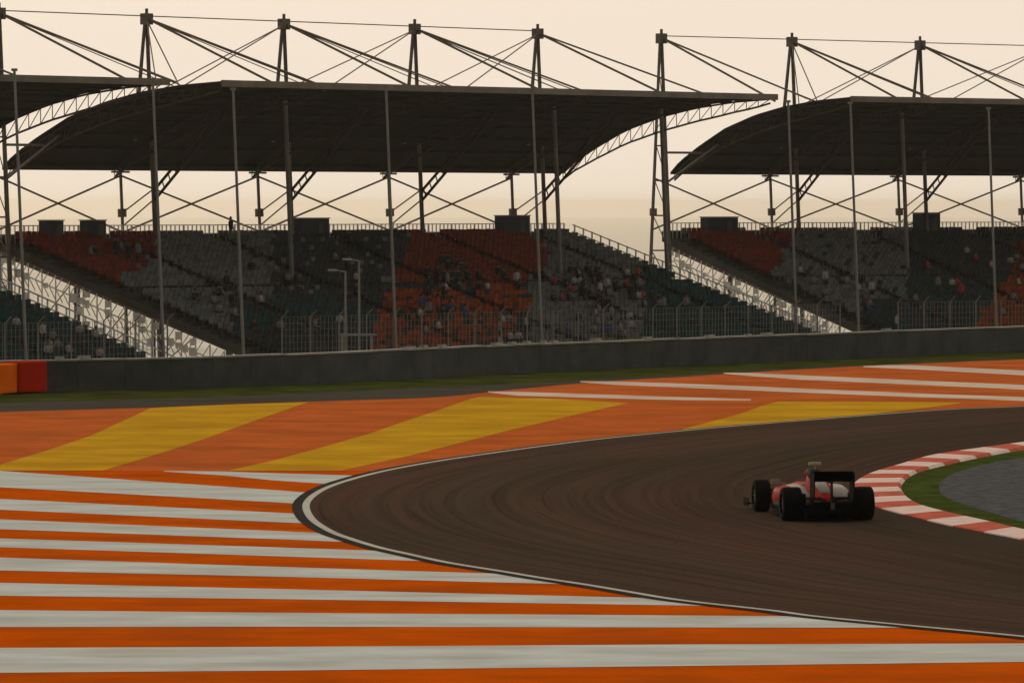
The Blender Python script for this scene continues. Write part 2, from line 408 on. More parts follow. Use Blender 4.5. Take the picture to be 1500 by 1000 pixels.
# ---------------------------------------------------------------- grandstands
DF=23.6; NROW=29; TR=.82; RI=.256; LEAN=.038
ZB=H-2.55       # world height of the back row floor
PROF=[(-3.2,2.30),(-2.2,3.1),(0,4.25),(2.9,5.55),(6.2,6.5),(9.4,7.1),(13,7.5),(16.5,7.68)]
def prof(d):
    for (a,za),(c,zc) in zip(PROF,PROF[1:]):
        if d<=c: return za+(zc-za)*(d-a)/(c-a)+H-GZ
    return PROF[-1][1]+H-GZ
class Stand:
    def __init__(s, O, ang, s0, s1, r0, r1, masts, cols, aisles, label, colour):
        s.O=Vector((*O,0)); s.a=R(ang); s.u=Vector((math.cos(s.a),math.sin(s.a),0)); s.t=Vector((math.sin(s.a),-math.cos(s.a),0))
        s.s0,s.s1,s.r0,s.r1=s0,s1,r0,r1
        s.root=empty('grandstand',(O[0],O[1],GZ),s.a,label,'grandstand','grandstands behind the barrier wall')
        s.lx=Vector((-LEAN*math.cos(s.a), LEAN*math.sin(s.a)))     # lean of uprights, in local x,y per metre
        s.masts=masts; s.aisles=aisles; s.colour=colour
        s.seating(); s.roof(); s.frame(cols); s.rails()
    def world(s,S,d,z): p=s.O+s.u*S+s.t*d; return Vector((p.x,p.y,GZ+z))
    def px(s,S,d,z): return proj(s.world(S,d,z))
    def hit(s,px,py,zoff=0):
        """row place seen at a photo pixel -> (s,d,z local)"""
        r=ray(px,py); sl=RI/TR; z0=ZB-GZ+zoff
        # z = z0 - d*sl ; world z = H + k r.z ; d = (p-O).t
        # GZ+z0-sl*d = H+k rz ; d=(k rx-Ox)tx+(k ry-Oy)ty
        c0=-(s.O.x*s.t.x+s.O.y*s.t.y); c1=r.x*s.t.x+r.y*s.t.y
        k=(GZ+z0-sl*c0-H)/(r.z+sl*c1)
        p=Vector((r.x*k,r.y*k,0))-s.O
        return p.dot(s.u), p.dot(s.t), H+k*r.z-GZ
    def L(s,S,d,z): return (S,-d,z)
    def lean(s,S,d,z,zref): 
        dz=z-zref; return (S+s.lx.x*dz, -d+s.lx.y*dz, z)
    def seating(s):
        zb=ZB-GZ
        # stepped concrete slab on an open frame
        b=MB()
        for i in range(NROW):
            d1=i*TR; z=zb-i*RI
            b.box(((s.s0+s.s1)/2,-(d1+TR/2),z-.14),(s.s1-s.s0,TR+.02,.28))
        b.box(((s.s0+s.s1)/2,.55,zb-.12),(s.s1-s.s0,1.1,.26))
        # raking beams carrying the steps
        for S in (s.s0-.08,s.s1+.08):      # raking side panels and a low parapet at the back
            a=Vector((S,0.6,zb+.05)); c=Vector((S,-(NROW*TR),zb-NROW*RI+.05)); ax=(c-a).normalized()
            b.box((a+c)/2-Vector((0,0,.16)),(.12,(c-a).length,.46),0,(Vector((1,0,0)),ax,Vector((1,0,0)).cross(ax)))
        b.box(((s.s0+s.s1)/2,1.12,zb+.2),(s.s1-s.s0,.1,.78))
        b.build('stepped_terrace',M['tread'],s.root)
        k=MB(); S=s.s0+.3
        n=max(2,int(round((s.s1-s.s0-.6)/6.8)))
        for q in range(n+1):
            S=s.s0+.3+(s.s1-s.s0-.6)*q/n
            a=Vector((S,1.0,zb-.45)); c=Vector((S,-(NROW*TR),zb-NROW*RI-.25)); ax=(c-a).normalized()
            k.box((a+c)/2,(.3,(c-a).length,.4),0,(Vector((1,0,0)),ax,Vector((1,0,0)).cross(ax)))
        k.build('raking_beams',M['steel'],s.root)
        for q in range(n+1):
            S=s.s0+.3+(s.s1-s.s0-.6)*q/n
            for d in (-.8,6,13,19.5):
                k=MB(); zt=zb-max(d,0)*RI/TR-.55
                k.tube((S,-d,0),(S,-d,zt),.11)
                if d<13: k.tube((S,-d,.3),(S,-d-6.5,zt-1.9 if zt>2.5 else .3),.04)
                k.build('support_post',M['steel'],s.root)
        for S in (s.s0+.15,):
            k=MB(); step=.62; nd=int((NROW*TR)/step)
            def under(d): return zb-max(d,0)*RI/TR-.62
            for q in range(nd+1):
                d=-.6+q*step
                if under(d)>.2 and q%2==0: k.tube((S,-d,0),(S,-d,under(d)),.045,n=4,caps=False)
                if q<nd:
                    lo_=max(0,under(d)-2.6)
                    for z in (under(d)-.9,under(d)-1.8): 
                        if z>0: k.tube((S,-d,z),(S,-d-step,z-RI/TR*step),.05,n=4,caps=False)
                    k.tube((S,-d,under(d)-.9),(S,-d-step,under(d+step)),.035,n=4,caps=False)
                    if under(d)>2: k.tube((S,-d-step,under(d)-1.8),(S,-d,under(d)-.9),.035,n=4,caps=False)
            rr=random.Random(3)
            for q in range(nd):
                for lv in range(4):
                    if rr.random()<.30:
                        d=-.6+q*step; z=under(d)-.25-lv*.62
                        if z>.3: k.box((S+.02,-d-step/2,z-.2),(.03,step*rr.uniform(.6,1.0),rr.uniform(.25,.6)))
            k.build('end_lattice',M['rail'],s.root)
        cuts=[s.s0]+sorted(a for a in s.aisles if s.s0<a<s.s1)+[s.s1]
        for S0,S1 in zip(cuts,cuts[1:]):
            for rows in (range(0,13),range(14,NROW)):
                b=MB()
                for i in rows:
                    d=i*TR+.30; z=zb-i*RI; n=int((S1-S0-1.2)/.5); m=(S0+S1)/2
                    for q in range(n):
                        S=m+(q-(n-1)/2)*.5
                        x,y=s.px(S,d,z+.5); ci=s.colour(x+random.uniform(-5,5),y+random.uniform(-2,2))
                        tz=random.uniform(-.02,.02)
                        b.box((S,-(d+.12),z+.42),(.44,.40,.05),ci)
                        b.box((S,-(d-.08),z+.62+tz),(.44,.05,.40),ci)
                        b.box((S,-(d+.05),z+.2),(.08,.08,.4),ci)
                b.build('seat_bank',[M['s_red'],M['s_orange'],M['s_grey'],M['s_navy'],M['s_teal']],s.root)
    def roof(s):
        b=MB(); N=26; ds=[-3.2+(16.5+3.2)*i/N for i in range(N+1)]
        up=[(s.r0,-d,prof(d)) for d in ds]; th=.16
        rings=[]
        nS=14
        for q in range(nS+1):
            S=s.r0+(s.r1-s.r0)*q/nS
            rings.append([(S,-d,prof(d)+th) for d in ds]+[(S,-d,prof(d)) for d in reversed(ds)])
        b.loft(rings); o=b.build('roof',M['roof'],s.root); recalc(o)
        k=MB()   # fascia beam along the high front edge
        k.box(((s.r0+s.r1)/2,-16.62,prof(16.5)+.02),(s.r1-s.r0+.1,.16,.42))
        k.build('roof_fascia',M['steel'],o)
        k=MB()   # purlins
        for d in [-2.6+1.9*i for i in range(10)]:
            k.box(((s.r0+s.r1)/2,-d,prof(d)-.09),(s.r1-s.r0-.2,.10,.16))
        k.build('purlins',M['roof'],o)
        # curved lattice trusses under the roof
        pos=[s.r0+.25]+[m for m in s.masts if s.r0+3<m<s.r1-3]+[s.r1-.25]
        for S in pos:
            k=MB(); D=[-3.0+19.2*i/18 for i in range(19)]
            end=(S==pos[0] or S==pos[-1])
            top=[Vector((S,-d,prof(d)-.12)) for d in D]; bot=[Vector((S,-d,prof(d)-.20-.95*math.sin(math.pi*min(1,max(0,(i+1.5)/20)))**.6)) for i,d in enumerate(D)]
            for i in range(18):
                k.tube(top[i],top[i+1],.07,n=5,caps=False); k.tube(bot[i],bot[i+1],.075,n=5,caps=False)
                k.tube(bot[i],top[i+1] ,.03,n=4,caps=False)
                k.tube(bot[i],top[i],.03,n=4,caps=False)
            k.build('roof_truss',M['truss'],s.root)
    def frame(s,cols):
        zt=12.55+H-GZ; zb=ZB-GZ
        for j,S in enumerate(s.masts):
            f=lambda z,S=S,d=0: s.lean(S,d,z,zt)
            k=MB()
            rl=prof(0)
            top=Vector(f(zt)); 
            k.tube(f(0),f(zt),.17,.13,n=8)                        # main upright
            k.tube((f(0)[0],f(0)[1]+.0,0),f(.1),.3,n=8)
            free = S<s.r0 or S>s.r1
            ma=None
            if free:   # a mast beyond the roof end: both legs run down to the ground
                q=Vector(s.lean(S-2.1,0,0,zt)); q.x-=.55; k.tube(q,top+Vector((-.12,0,0)),.15,.12)
                e=s.r0+.6 if S<s.r0 else s.r1-.6
                k.tube(f(prof(0)-.35),(e,0,prof(0)-.35),.09); k.tube(f(prof(0)-2.6),(e,-1.5,prof(1.5)-.4),.09)
                for m_ in range(1,8):
                    za=m_*2.6; zc_=min(za+2.6,zt-1)
                    k.tube(f(za),q.lerp(top,za/zt),.06); k.tube(f(za),q.lerp(top,zc_/zt),.04)
            else:
                q=Vector(s.lean(S-1.6,.0,rl+.05,zt)); k.tube(q,top+Vector((-.12,0,0)),.16,.13)
            ma=k.build('mast',M['steel'],s.root)
            h=MB(); h.box(top+Vector((0,0,-.15)),(.62,.62,.75)); h.tube(top,top+Vector((0,0,.55)),.12)
            h.build('mast_head',M['steel'],ma)
            zz=prof(-3); zc=ZB-GZ+2.0
            if free:
                c0=q.lerp(top,zc/zt); k=MB(); k.tube(c0-Vector((0,0,.28)),c0+Vector((0,0,.28)),.28,n=8); k.build('collar',M['steel'],ma)
                continue
            k=MB()     # bracket carrying the roof
            for dz in (0,.42):
                a0=Vector(f(prof(0)-4.0+dz*1.6)); c0=Vector((f(9)[0],-7.2+dz*1.5,prof(7.2)-.3)); k.tube(a0,c0,.10)
            for w in (.06,.14,.22,.30,.40,.5,.6,.75,.9):
                a0=Vector(f(prof(0)-4.0)).lerp(Vector((f(9)[0],-7.2,prof(7.2)-.3)),w)
                k.tube(a0,a0+Vector((0,.25,.6)),.05)
            k.build('roof_bracket',M['truss'],s.root)
            B=lambda z,S=S: s.lean(S,-3.0,z,zt)
            k=MB(); k.tube(B(0),B(zz),.12); po=k.build('rear_post',M['steel'],s.root)
            k=MB(); k.tube(B(zc-.28),B(zc+.28),.30,n=8); k.build('collar',M['steel'],po)
            k=MB(); k.box(B(zz-.25),(1.6,.2,.14)); k.build('post_head',M['steel'],po)
            for za,zb_ in ((zc,zc+1.6),(zc-.9,zc+.9)):
                k=MB(); k.tube(B(za),f(zb_),.05); k.build('stay',M['cable'],s.root)
        # cables between masts and roof
        ms=s.masts; k=MB(); c=.045
        for a,b_ in zip(ms,ms[1:]):
            k.tube((a,0,zt+.05),(b_,0,zt+.05),c*1.1,n=4,caps=False)
        if k.v: k.build('top_cable',M['cable'],s.root)
        for j,S in enumerate(ms):
            k=MB()
            for ds_,dd,rr in ((0,12.5,.085),(.3,15.5,.07)):
                k.tube((S,0,zt-.1),(S+ds_,-dd,prof(dd)+.1),rr,n=5,caps=False)
            if j>0:
                for ds_,dd in ((-25.5,10),(-23,12)):
                    S2=max(S+ds_,s.r0+1); k.tube((S,0,zt-.2),(S2,-dd,prof(dd)+.1),c,n=4,caps=False)
            if j<len(ms)-1:
                for ds_,dd in ((3.5,13),(9,9)):
                    k.tube((S,0,zt-.15),(S+ds_,-dd,prof(dd)+.1),c,n=4,caps=False)
            k.build('stay_cables',M['cable'],s.root)
        # cross bracing between the rear posts
        for a,b_ in zip(ms,ms[1:]):
            z0=ZB-GZ+.7; z1=prof(-3)-.5
            def at(S,z):
                if S<s.r0 or S>s.r1: q=Vector(s.lean(S-2.1,0,0,zt)); q.x-=.55; return q.lerp(Vector((S,0,zt)),z/zt)
                return Vector(s.lean(S,-3,z,zt))
            for p_,q_ in ((at(a,z1),at(b_,z0)),(at(b_,z1),at(a,z0))):
                k=MB(); k.tube(p_,q_,.075,n=4,caps=False); k.build('cross_brace',M['cable'],s.root)
        for S,d in cols:
            z=zb-max(d,0)*RI/TR; k=MB()
            k.tube(s.lean(S,d,z,z),s.lean(S,d,prof(d)-.2,z),.15,n=8); k.box(s.lean(S,d,z+.1,z),(.5,.5,.25))
            k.build('roof_column',M['pole'],s.root)
    def rails(s):
        zb=ZB-GZ; k=MB(); d=-.9
        n=int((s.s1-s.s0)/.42)
        for i in range(n+1):
            S=s.s0+(s.s1-s.s0)*i/n
            k.tube((S,-d,zb),(S,-d,zb+1.18+(0)),.045 if i%6 else .07,n=4)
        for z in (.6,1.18): k.tube((s.s0,-d,zb+z),(s.s1,-d,zb+z),.045,n=4)
        k.build('back_railing',M['rail'],s.root)
        for S in (s.s1-.1,):
            k=MB(); 
            for i in range(0,NROW):
                dd=i*TR+.2; z=zb-i*RI
                k.tube((S,-dd,z),(S,-dd,z+1.1),.06,n=4)
            for q in (.6,1.1):
                k.tube((S,0,zb+q),(S,-(NROW-1)*TR,zb-(NROW-1)*RI+q),.05,n=4)
            k.build('side_railing',M['rail'],s.root)
        # mesh fence along the front of the rows
        k=MB(); df=NROW*TR+.5; z0=zb-NROW*RI-.2; 
        n=int((s.s1-s.s0)/2.6)
        for i in range(n+1):
            S=s.s0+(s.s1-s.s0)*i/n; k.tube((S,-df,0),(S,-df,z0+3.2),.05,n=5); k.tube((S,-df,z0+3.2),(S,-df-.5,z0+3.6),.04,n=4)
        for z in [.4*j for j in range(1,9)]: k.tube((s.s0,-df,z0+z),(s.s1,-df,z0+z),.010,n=3)
        for q in range(int((s.s1-s.s0)/.36)):
            k.tube((s.s0+q*.36,-df,0),(s.s0+q*.36,-df,z0+3.2),.019,n=3,caps=False)
        k.build('front_fence',M['mesh'],s.root)

def inside(p,poly):
    x,y=p; c=False; j=len(poly)-1
    for i in range(len(poly)):
        xi,yi=poly[i]; xj,yj=poly[j]
        if (yi>y)!=(yj>y) and x<(xj-xi)*(y-yi)/(yj-yi)+xi: c=not c
        j=i
    return c
RED,ORG,GRY,NVY,TEA=range(5)
def col_mid(x,y):
    if inside((x,y),[(10,340),(240,340),(222,375),(200,400),(165,415),(100,400),(30,372)]): return RED
    if inside((x,y),[(602,340),(775,340),(808,372),(795,402),(765,412),(595,418),(575,400),(600,370)]): return GRY if False else RED
    if inside((x,y),[(565,428),(640,422),(765,414),(780,450),(770,475),(740,500),(690,510),(552,510),(553,460)]):
        return ORG if random.random()<.8 else NVY
    if x>942: return TEA
    if x>775: return GRY
    if x>415 and y<430: return NVY if random.random()<.9 else GRY
    if x>345 and y>440: return TEA if (random.random()<.55 and y<490) else NVY
    if x>400: return NVY
    return GRY
def col_right(x,y):
    if inside((x,y),[(980,340),(1165,340),(1135,400),(1060,400),(1000,370)]): return RED
    if inside((x,y),[(1425,485),(1485,392),(1560,385),(1560,500)]): return ORG
    if inside((x,y),[(1480,360),(1560,345),(1560,385),(1490,395)]): return RED
    if x<1330 - (y-345)*.0 and not (x>1260 and y>440) : return GRY if random.random()<.92 else NVY
    return TEA if (random.random()<.5 and y>410) else NVY
def col_left(x,y): return TEA if random.random()<.8 else NVY

A=Stand((4.5,400),50, -58.2,0, -55.4,2.7, [-58.8,-45.0,-31.4,-17.7,-4.1], [(-41.0,9.5),(-13.0,9.5),(-.9,9.5)], [-49.5,-39,-27.5,-16,-5.5],
        'middle grandstand with red, orange and grey seat blocks under a curved dark roof', col_mid)
Bs=Stand((12,409),40, 0,52, 2.65,54, [-1.1,12.2,25.8,39.4,53], [(15.3,9.5),(38,9.5)], [8,19.5,31,42],
        'right grandstand cut off by the right edge, with its own curved roof', col_right)
Z0=Stand((4.5-.643*68.5,400-.766*68.5),50, -36,0, -36,8.2, [-31,-17.5,-3.9], [(-1.2,9.5)], [-9,-20,-30],
        'teal seated grandstand at the far left edge, only its end showing', col_left)

# vertical light poles before the stands
def pole_at(px, ytop, d, st, label, r=.105):
    # local s so that the pole passes px at photo row 300
    lo,hi=-120,120
    for _ in range(50):
        mi=(lo+hi)/2
        if st.px(mi,d,H-GZ)[0]<px: lo=mi
        else: hi=mi
    S=(lo+hi)/2; w=st.world(S,d,0)
    p=F/w.y; zt=(300-ytop)/p+H-GZ
    o=empty('tall_pole',(w.x,w.y,GZ),0,label,'pole','tall slim poles before the grandstands')
    x0=LEAN*(H-GZ); k=MB()
    k.tube((x0,0,0),(x0-LEAN*zt,0,zt),r,r*.75,n=8); k.build('shaft',M['pole'],o)
    k=MB(); k.tube((x0,0,0),(x0-LEAN*.6,0,.6),.22,n=8); k.box((x0,0,.06),(.6,.6,.12)); k.build('foot',M['steel'],o)
    k=MB(); k.box((x0-LEAN*zt,0,zt+.05),(.34,.34,.16)); k.build('cap',M['pole'],o)
    return o
for px,yt,d,st,lab in ((29,104,24.6,Z0,'tall slim grey pole nearest the left edge'),
        (231,118,24.6,A,'tall slim grey pole at the left end of the middle grandstand'),
        (348,132,24.6,A,'tall slim grey pole before the grey seats left of the dark blue block'),
        (572,128,24.6,A,'tall slim grey pole at the left side of the red and orange seats'),
        (786,132,24.6,A,'tall slim grey pole at the right side of the red and orange seats'),
        (1160,150,24.6,Bs,'tall slim grey pole where the right grandstand begins'),
        (1251,152,24.6,Bs,'tall slim grey pole before the grey seats of the right grandstand'),
        (1453,160,24.6,Bs,'tall slim grey pole nearest the right edge')):
    pole_at(px,yt,d,st,lab)

# dark blue cabins on the back walkway
def cabin(st,x0,x1,yt,label):
    S0=st.hit(x0,345)[0]; S1=st.hit(x1,345)[0]
    S0=[S for S in [S0]][0]
    # place on walkway d=-.3
    def solve(px):
        lo,hi=-120,120
        for _ in range(50):
            mi=(lo+hi)/2
            if st.px(mi,-.2,ZB-GZ+.5)[0]<px: lo=mi
            else: hi=mi
        return lo
    a,c=solve(x0),solve(x1); w=max(c-a-.25,.8); w_=st.world((a+c)/2,-.2,ZB-GZ)
    h=(345-yt)/20.5+.75
    o=empty('walkway_cabin',w_,st.a,label,'cabin','dark blue cabins on the back walkways')
    b=MB(); b.box((0,0,h/2+.01),(w,.9,h)); b.build('cabin_body',M['box'],o)
    b=MB(); b.box((0,0,h+.05),(w+.12,1.02,.07)); b.build('cabin_roof',M['steel'],o)
    b=MB(); b.box((w*.2,-.462,h*.45),(.5,.03,h*.78)); b.build('door',M['conc'],o)
for st,x0,x1,yt,l in ((A,62,88,330,'dark blue cabin above the red seats, leftmost of the pair'),(A,122,150,330,'dark blue cabin above the red seats, right one of the pair'),
        (A,432,477,328,'wide dark blue cabin on the walkway above the navy seats'),(A,730,771,325,'dark blue cabin on the walkway above the red seats right of centre'),
        (Bs,1030,1077,328,'wide dark blue cabin above the red seats of the right grandstand'),(Bs,1341,1373,322,'dark blue cabin above the navy seats of the right grandstand')):
    cabin(st,x0,x1,yt,l)

# twin lamps and a sign frame behind the wall
def lamp(px,ytop,ybot,arm,label):
    z=GZ+1.0; 
    Y=330; X=(px-750)/F*Y
    zt=H+(300-ytop)/F*Y
    o=empty('street_lamp',(X,Y,ground_h(X,Y)),0,label,'street lamp','lamps behind the barrier wall')
    z0=ground_h(X,Y); h=zt-z0; k=MB(); k.tube((0,0,0),(0,0,h),.09,.06,n=8); k.build('post',M['pole'],o)
    k=MB(); k.tube((0,0,h),(arm,0,h+.12),.045); k.build('arm',M['pole'],o)
    k=MB(); k.box((arm*1.05,0,h+.1),(.55,.25,.12)); k.build('lamp_head',M['pale_top'],o)
lamp(506,398,480,-.75,'slim lamp with its head pointing left, before the navy seats')
lamp(526,382,490,-.7,'taller slim lamp beside the shorter one before the navy seats')
o=empty('sign_frame',((525-750)/F*315,315,ground_h(-9,315)),0,'low grey frame standing behind the wall left of the orange seats','frame')
z0=ground_h(-9,315); k=MB(); zt=H-190/F*315-z0
k.box((0,0,zt),(2.1,.12,.14)); k.build('crossbar',M['pole'],o)
for x in (-.95,.75): k=MB(); k.tube((x,0,0),(x,0,zt-.07),.07,n=8); k.build('leg',M['pole'],o)

# ---------------------------------------------------------------- spectators
def skin_body(name, J, E, rad, mats, lvl=1, root=0):
    me=bpy.data.meshes.new(name); me.from_pydata(J,E,[]); o=bpy.data.objects.new(name,me); C.objects.link(o)
    md=o.modifiers.new('skin','SKIN')
    for i,r in enumerate(rad): me.skin_vertices[0].data[i].radius=(r,r) if not isinstance(r,tuple) else r
    me.skin_vertices[0].data[root].use_root=True
    sb=o.modifiers.new('sub','SUBSURF'); sb.levels=lvl; sb.render_levels=lvl
    dg=bpy.context.evaluated_depsgraph_get(); dg.update()
    nm=bpy.data.meshes.new_from_object(o.evaluated_get(dg)); 
    bpy.data.objects.remove(o)
    for m in mats: nm.materials.append(m)
    for p in nm.polygons: p.use_smooth=True
    return nm
def cloth(n,c): return mat(n,c,.85,.15,4,spec=.1)
skin_m=cloth('skin',(.16,.085,.055)); hair_m=cloth('hair',(.012,.010,.008))
shirts={'dark':cloth('dark_shirt',(.018,.018,.020)),'white':cloth('white_shirt',(.26,.25,.23)),'red':cloth('red_shirt',(.25,.03,.03)),'blue':cloth('blue_shirt',(.03,.05,.12)),'grey':cloth('grey_shirt',(.14,.13,.13))}
trou=cloth('trousers',(.020,.022,.028))
# seated: origin on seat top, facing -y (downhill)
Js=[(0,0,.10),(0,.02,.32),(0,.0,.50),(0,0,.60),(0,-.02,.72),(0,-.02,.82),
    (-.20,0,.50),(-.25,-.05,.28),(-.16,-.25,.18),(-.12,-.33,.17),(.20,0,.50),(.25,-.05,.28),(.16,-.25,.18),(.12,-.33,.17),
    (-.10,-.02,.06),(-.12,-.42,.08),(-.12,-.44,-.34),(-.12,-.58,-.40),(.10,-.02,.06),(.12,-.42,.08),(.12,-.44,-.34),(.12,-.58,-.40)]
Es=[(0,1),(1,2),(2,3),(3,4),(4,5),(2,6),(6,7),(7,8),(8,9),(2,10),(10,11),(11,12),(12,13),(0,14),(14,15),(15,16),(16,17),(0,18),(18,19),(19,20),(20,21)]
Rs=[.14,.15,.13,.055,.095,.08,.075,.05,.04,.045,.075,.05,.04,.045,.09,.07,.055,.045,.09,.07,.055,.045]
seat_me=skin_body('seated',Js,Es,Rs,[])
Jt=[(0,0,.95),(0,0,1.2),(0,0,1.42),(0,0,1.52),(0,-.01,1.62),(0,-.01,1.72),(-.2,0,1.40),(-.26,0,1.12),(-.24,-.1,.86),(-.24,-.12,.78),(.2,0,1.40),(.26,0,1.12),(.24,-.1,.86),(.24,-.12,.78),
    (-.1,0,.88),(-.11,0,.48),(-.12,0,.08),(-.13,-.14,.04),(.1,0,.88),(.11,0,.48),(.12,0,.08),(.13,-.14,.04)]
stand_me=skin_body('standing',Jt,Es,Rs,[])
def colourise(me, shirt, seated):
    m=me.copy(); m.materials.clear()
    for x in (shirt,skin_m,trou): m.materials.append(x)
    for p in m.polygons:
        c=p.center
        if seated: mi = 1 if c.z>.585 or (c.y<-.22 and .13<c.z<.24 and abs(c.x)<.19 and c.z>.155) else (2 if (c.z<.16) else 0)
        else: mi = 1 if c.z>1.5 or (abs(c.x)>.18 and c.z<.86 and c.z>.7) else (2 if c.z<.95 else 0)
        p.material_index=mi
    return m
variants={(k,p):colourise(seat_me if p else stand_me,v,p) for k,v in shirts.items() for p in (True,False)}
def hair_mesh(z,y=0):
    b=MB(); rings=[]
    for t in (0,.35,.7,1.0):
        a=t*math.pi/2; r=.108*math.cos(a)+.004; rings.append([(r*math.cos(q*math.pi/4),y+.015+r*math.sin(q*math.pi/4),z+.10*math.sin(a)) for q in range(8)])
    b.loft(rings); me=bpy.data.meshes.new('hair'); me.from_pydata(b.v,[],b.f); me.materials.append(hair_m); return me
hs=hair_mesh(.76,-.02); ht=hair_mesh(1.66,-.01)
def person(st,px,py,shirt,seated,label,group):
    S,d,z=st.hit(px,py,.8 if seated else 1.3)
    i=round(d/TR); i=max(0,min(NROW-1,i))
    if i==13 and seated: i=12
    if not (st.s0+.6<S<st.s1-.6): return
    zl=ZB-GZ-i*RI; d=i*TR+.30
    w=st.world(S,d+(.1 if seated else .3),zl+(.47 if seated else 0))
    o=bpy.data.objects.new('person',variants[(shirt,seated)]); C.objects.link(o); o.location=w; o.rotation_euler=(0,0,st.a+random.uniform(-.5,.5))
    h=bpy.data.objects.new('hair',hs if seated else ht); C.objects.link(h); h.parent=o
    tag(o,label,'person',group)
grpname={id(A):'in the middle grandstand',id(Bs):'in the right grandstand',id(Z0):'in the left grandstand'}
def crowd(st,n,region,shirtset,where):
    x0,x1,y0,y1=region
    for _ in range(n):
        x=random.uniform(x0,x1); y=random.uniform(y0,y1); sh=random.choice(shirtset); se=random.random()<.8
        person(st,x,y,sh,se,('seated' if se else 'standing')+' spectator in '+sh+' top '+where,'spectators '+grpname[id(st)])
crowd(A,9,(120,215,352,372),['dark','dark','grey'],'among the left red seats')
crowd(A,12,(225,340,360,480),['dark','dark','grey','red'],'among the left grey seats')
crowd(A,20,(350,560,355,500),['dark','white','grey','blue','dark'],'among the middle navy seats')
crowd(A,26,(600,760,395,425),['dark','dark','dark','white','grey'],'between the red and orange seats')
crowd(A,9,(620,680,370,395),['dark'],'in the dark cluster among the red seats')
crowd(A,22,(580,770,440,500),['dark','red','grey','white','blue'],'among the middle orange seats')
crowd(A,45,(800,940,390,440),['dark','dark','dark','grey','red','white'],'in the busy upper right end of the middle grandstand')
crowd(A,22,(800,940,440,500),['dark','grey','blue','white'],'among the lower grey seats right of the orange seats')
crowd(A,8,(950,1100,430,480),['dark','grey'],'among the teal seats right of centre')
crowd(Bs,22,(1130,1340,400,470),['dark','grey','white','blue'],'among the grey seats of the right grandstand')
crowd(Bs,16,(1330,1500,360,460),['dark','red','grey','white'],'among the navy seats of the right grandstand')
crowd(Z0,14,(20,220,470,520),['dark','grey','white'],'among the teal seats at the left edge')
w=A.world(A.hit(337,346)[0],-.3,ZB-GZ)
lo,hi=-60,0
for _ in range(40):
    mi=(lo+hi)/2
    if A.px(mi,-.3,ZB-GZ)[0]<338: lo=mi
    else: hi=mi
for S,l in ((lo,'person standing alone on the back walkway above the grey seats'),):
    o=bpy.data.objects.new('person',variants[('dark',False)]); C.objects.link(o); o.location=A.world(S,-.3,ZB-GZ); o.rotation_euler=(0,0,A.a+.3)
    h=bpy.data.objects.new('hair',ht); C.objects.link(h); h.parent=o; tag(o,l,'person')

# ---------------------------------------------------------------- racing car
c_red=mat('car_red',(.34,.008,.005),.65,.06,2,spec=.03); c_white=mat('car_white',(.36,.31,.265),.65,.06,2,spec=.03)
c_black=mat('car_carbon',(.006,.006,.006),.75,.2,6,spec=.02); c_tyre=mat('tyre_rubber',(.009,.008,.008),.9,.25,5,spec=.03)
c_rim=mat('wheel_rim',(.03,.03,.032),.4,.1,5,metal=.6); c_yel=mat('camera_yellow',(.50,.40,.20),.5,.1,4)
c_lamp=mat('rain_light_lens',(.10,.10,.11),.3,.1,4)
base=gp(1211,763)
car=empty('racing_car',(base.x,base.y,.019),R(7.5),'black, red and white open wheel racing car seen from behind in the bend','racing car')
def sec(y,cx,hw,z0,z1,n=14,p=2.6):
    out=[]
    for i in range(n):
        t=2*math.pi*i/n; c_,s_=math.cos(t),math.sin(t)
        out.append((cx+hw*math.copysign(abs(c_)**(2/p),c_), y, (z0+z1)/2+(z1-z0)/2*math.copysign(abs(s_)**(2/p),s_)))
    return out
def loft(name,secs,m,parent=car,mi=None):
    b=MB(); b.loft(secs); o=b.build(name,m,parent,smooth=True); recalc(o); return o
# monocoque and nose
loft('chassis',[sec(.6,0,.30,.10,.52),sec(1.2,0,.36,.10,.60),sec(1.75,0,.36,.10,.62),sec(2.3,0,.30,.14,.64),sec(2.9,0,.22,.22,.62),sec(3.5,0,.15,.28,.54),sec(4.05,0,.10,.28,.44),sec(4.25,0,.06,.30,.38)],c_red)
ec=loft('engine_cover',[sec(-.35,0,.07,.22,.40),sec(0,0,.13,.20,.50),sec(.4,0,.21,.16,.62),sec(.85,0,.26,.16,.76),sec(1.15,0,.22,.30,.88),sec(1.38,0,.15,.50,.94),sec(1.5,0,.13,.60,.95)],c_red)
b=MB(); b.loft([sec(.10,0,.105,.46,.575,10),sec(.5,0,.12,.57,.69,10),sec(.75,0,.12,.64,.755,10)]); o=recalc(b.build('cover_stripe',c_white,ec,True))
b=MB(); b.loft([sec(.80,0,.15,.60,.80),sec(1.1,0,.175,.60,.90),sec(1.38,0,.16,.60,.955),sec(1.505,0,.14,.64,.96)]); recalc(b.build('airbox',c_black,ec,True))
b=MB(); b.loft([sec(1.50,0,.10,.72,.90,10),sec(1.515,0,.10,.72,.90,10)]); recalc(b.build('air_intake',c_black,ec))
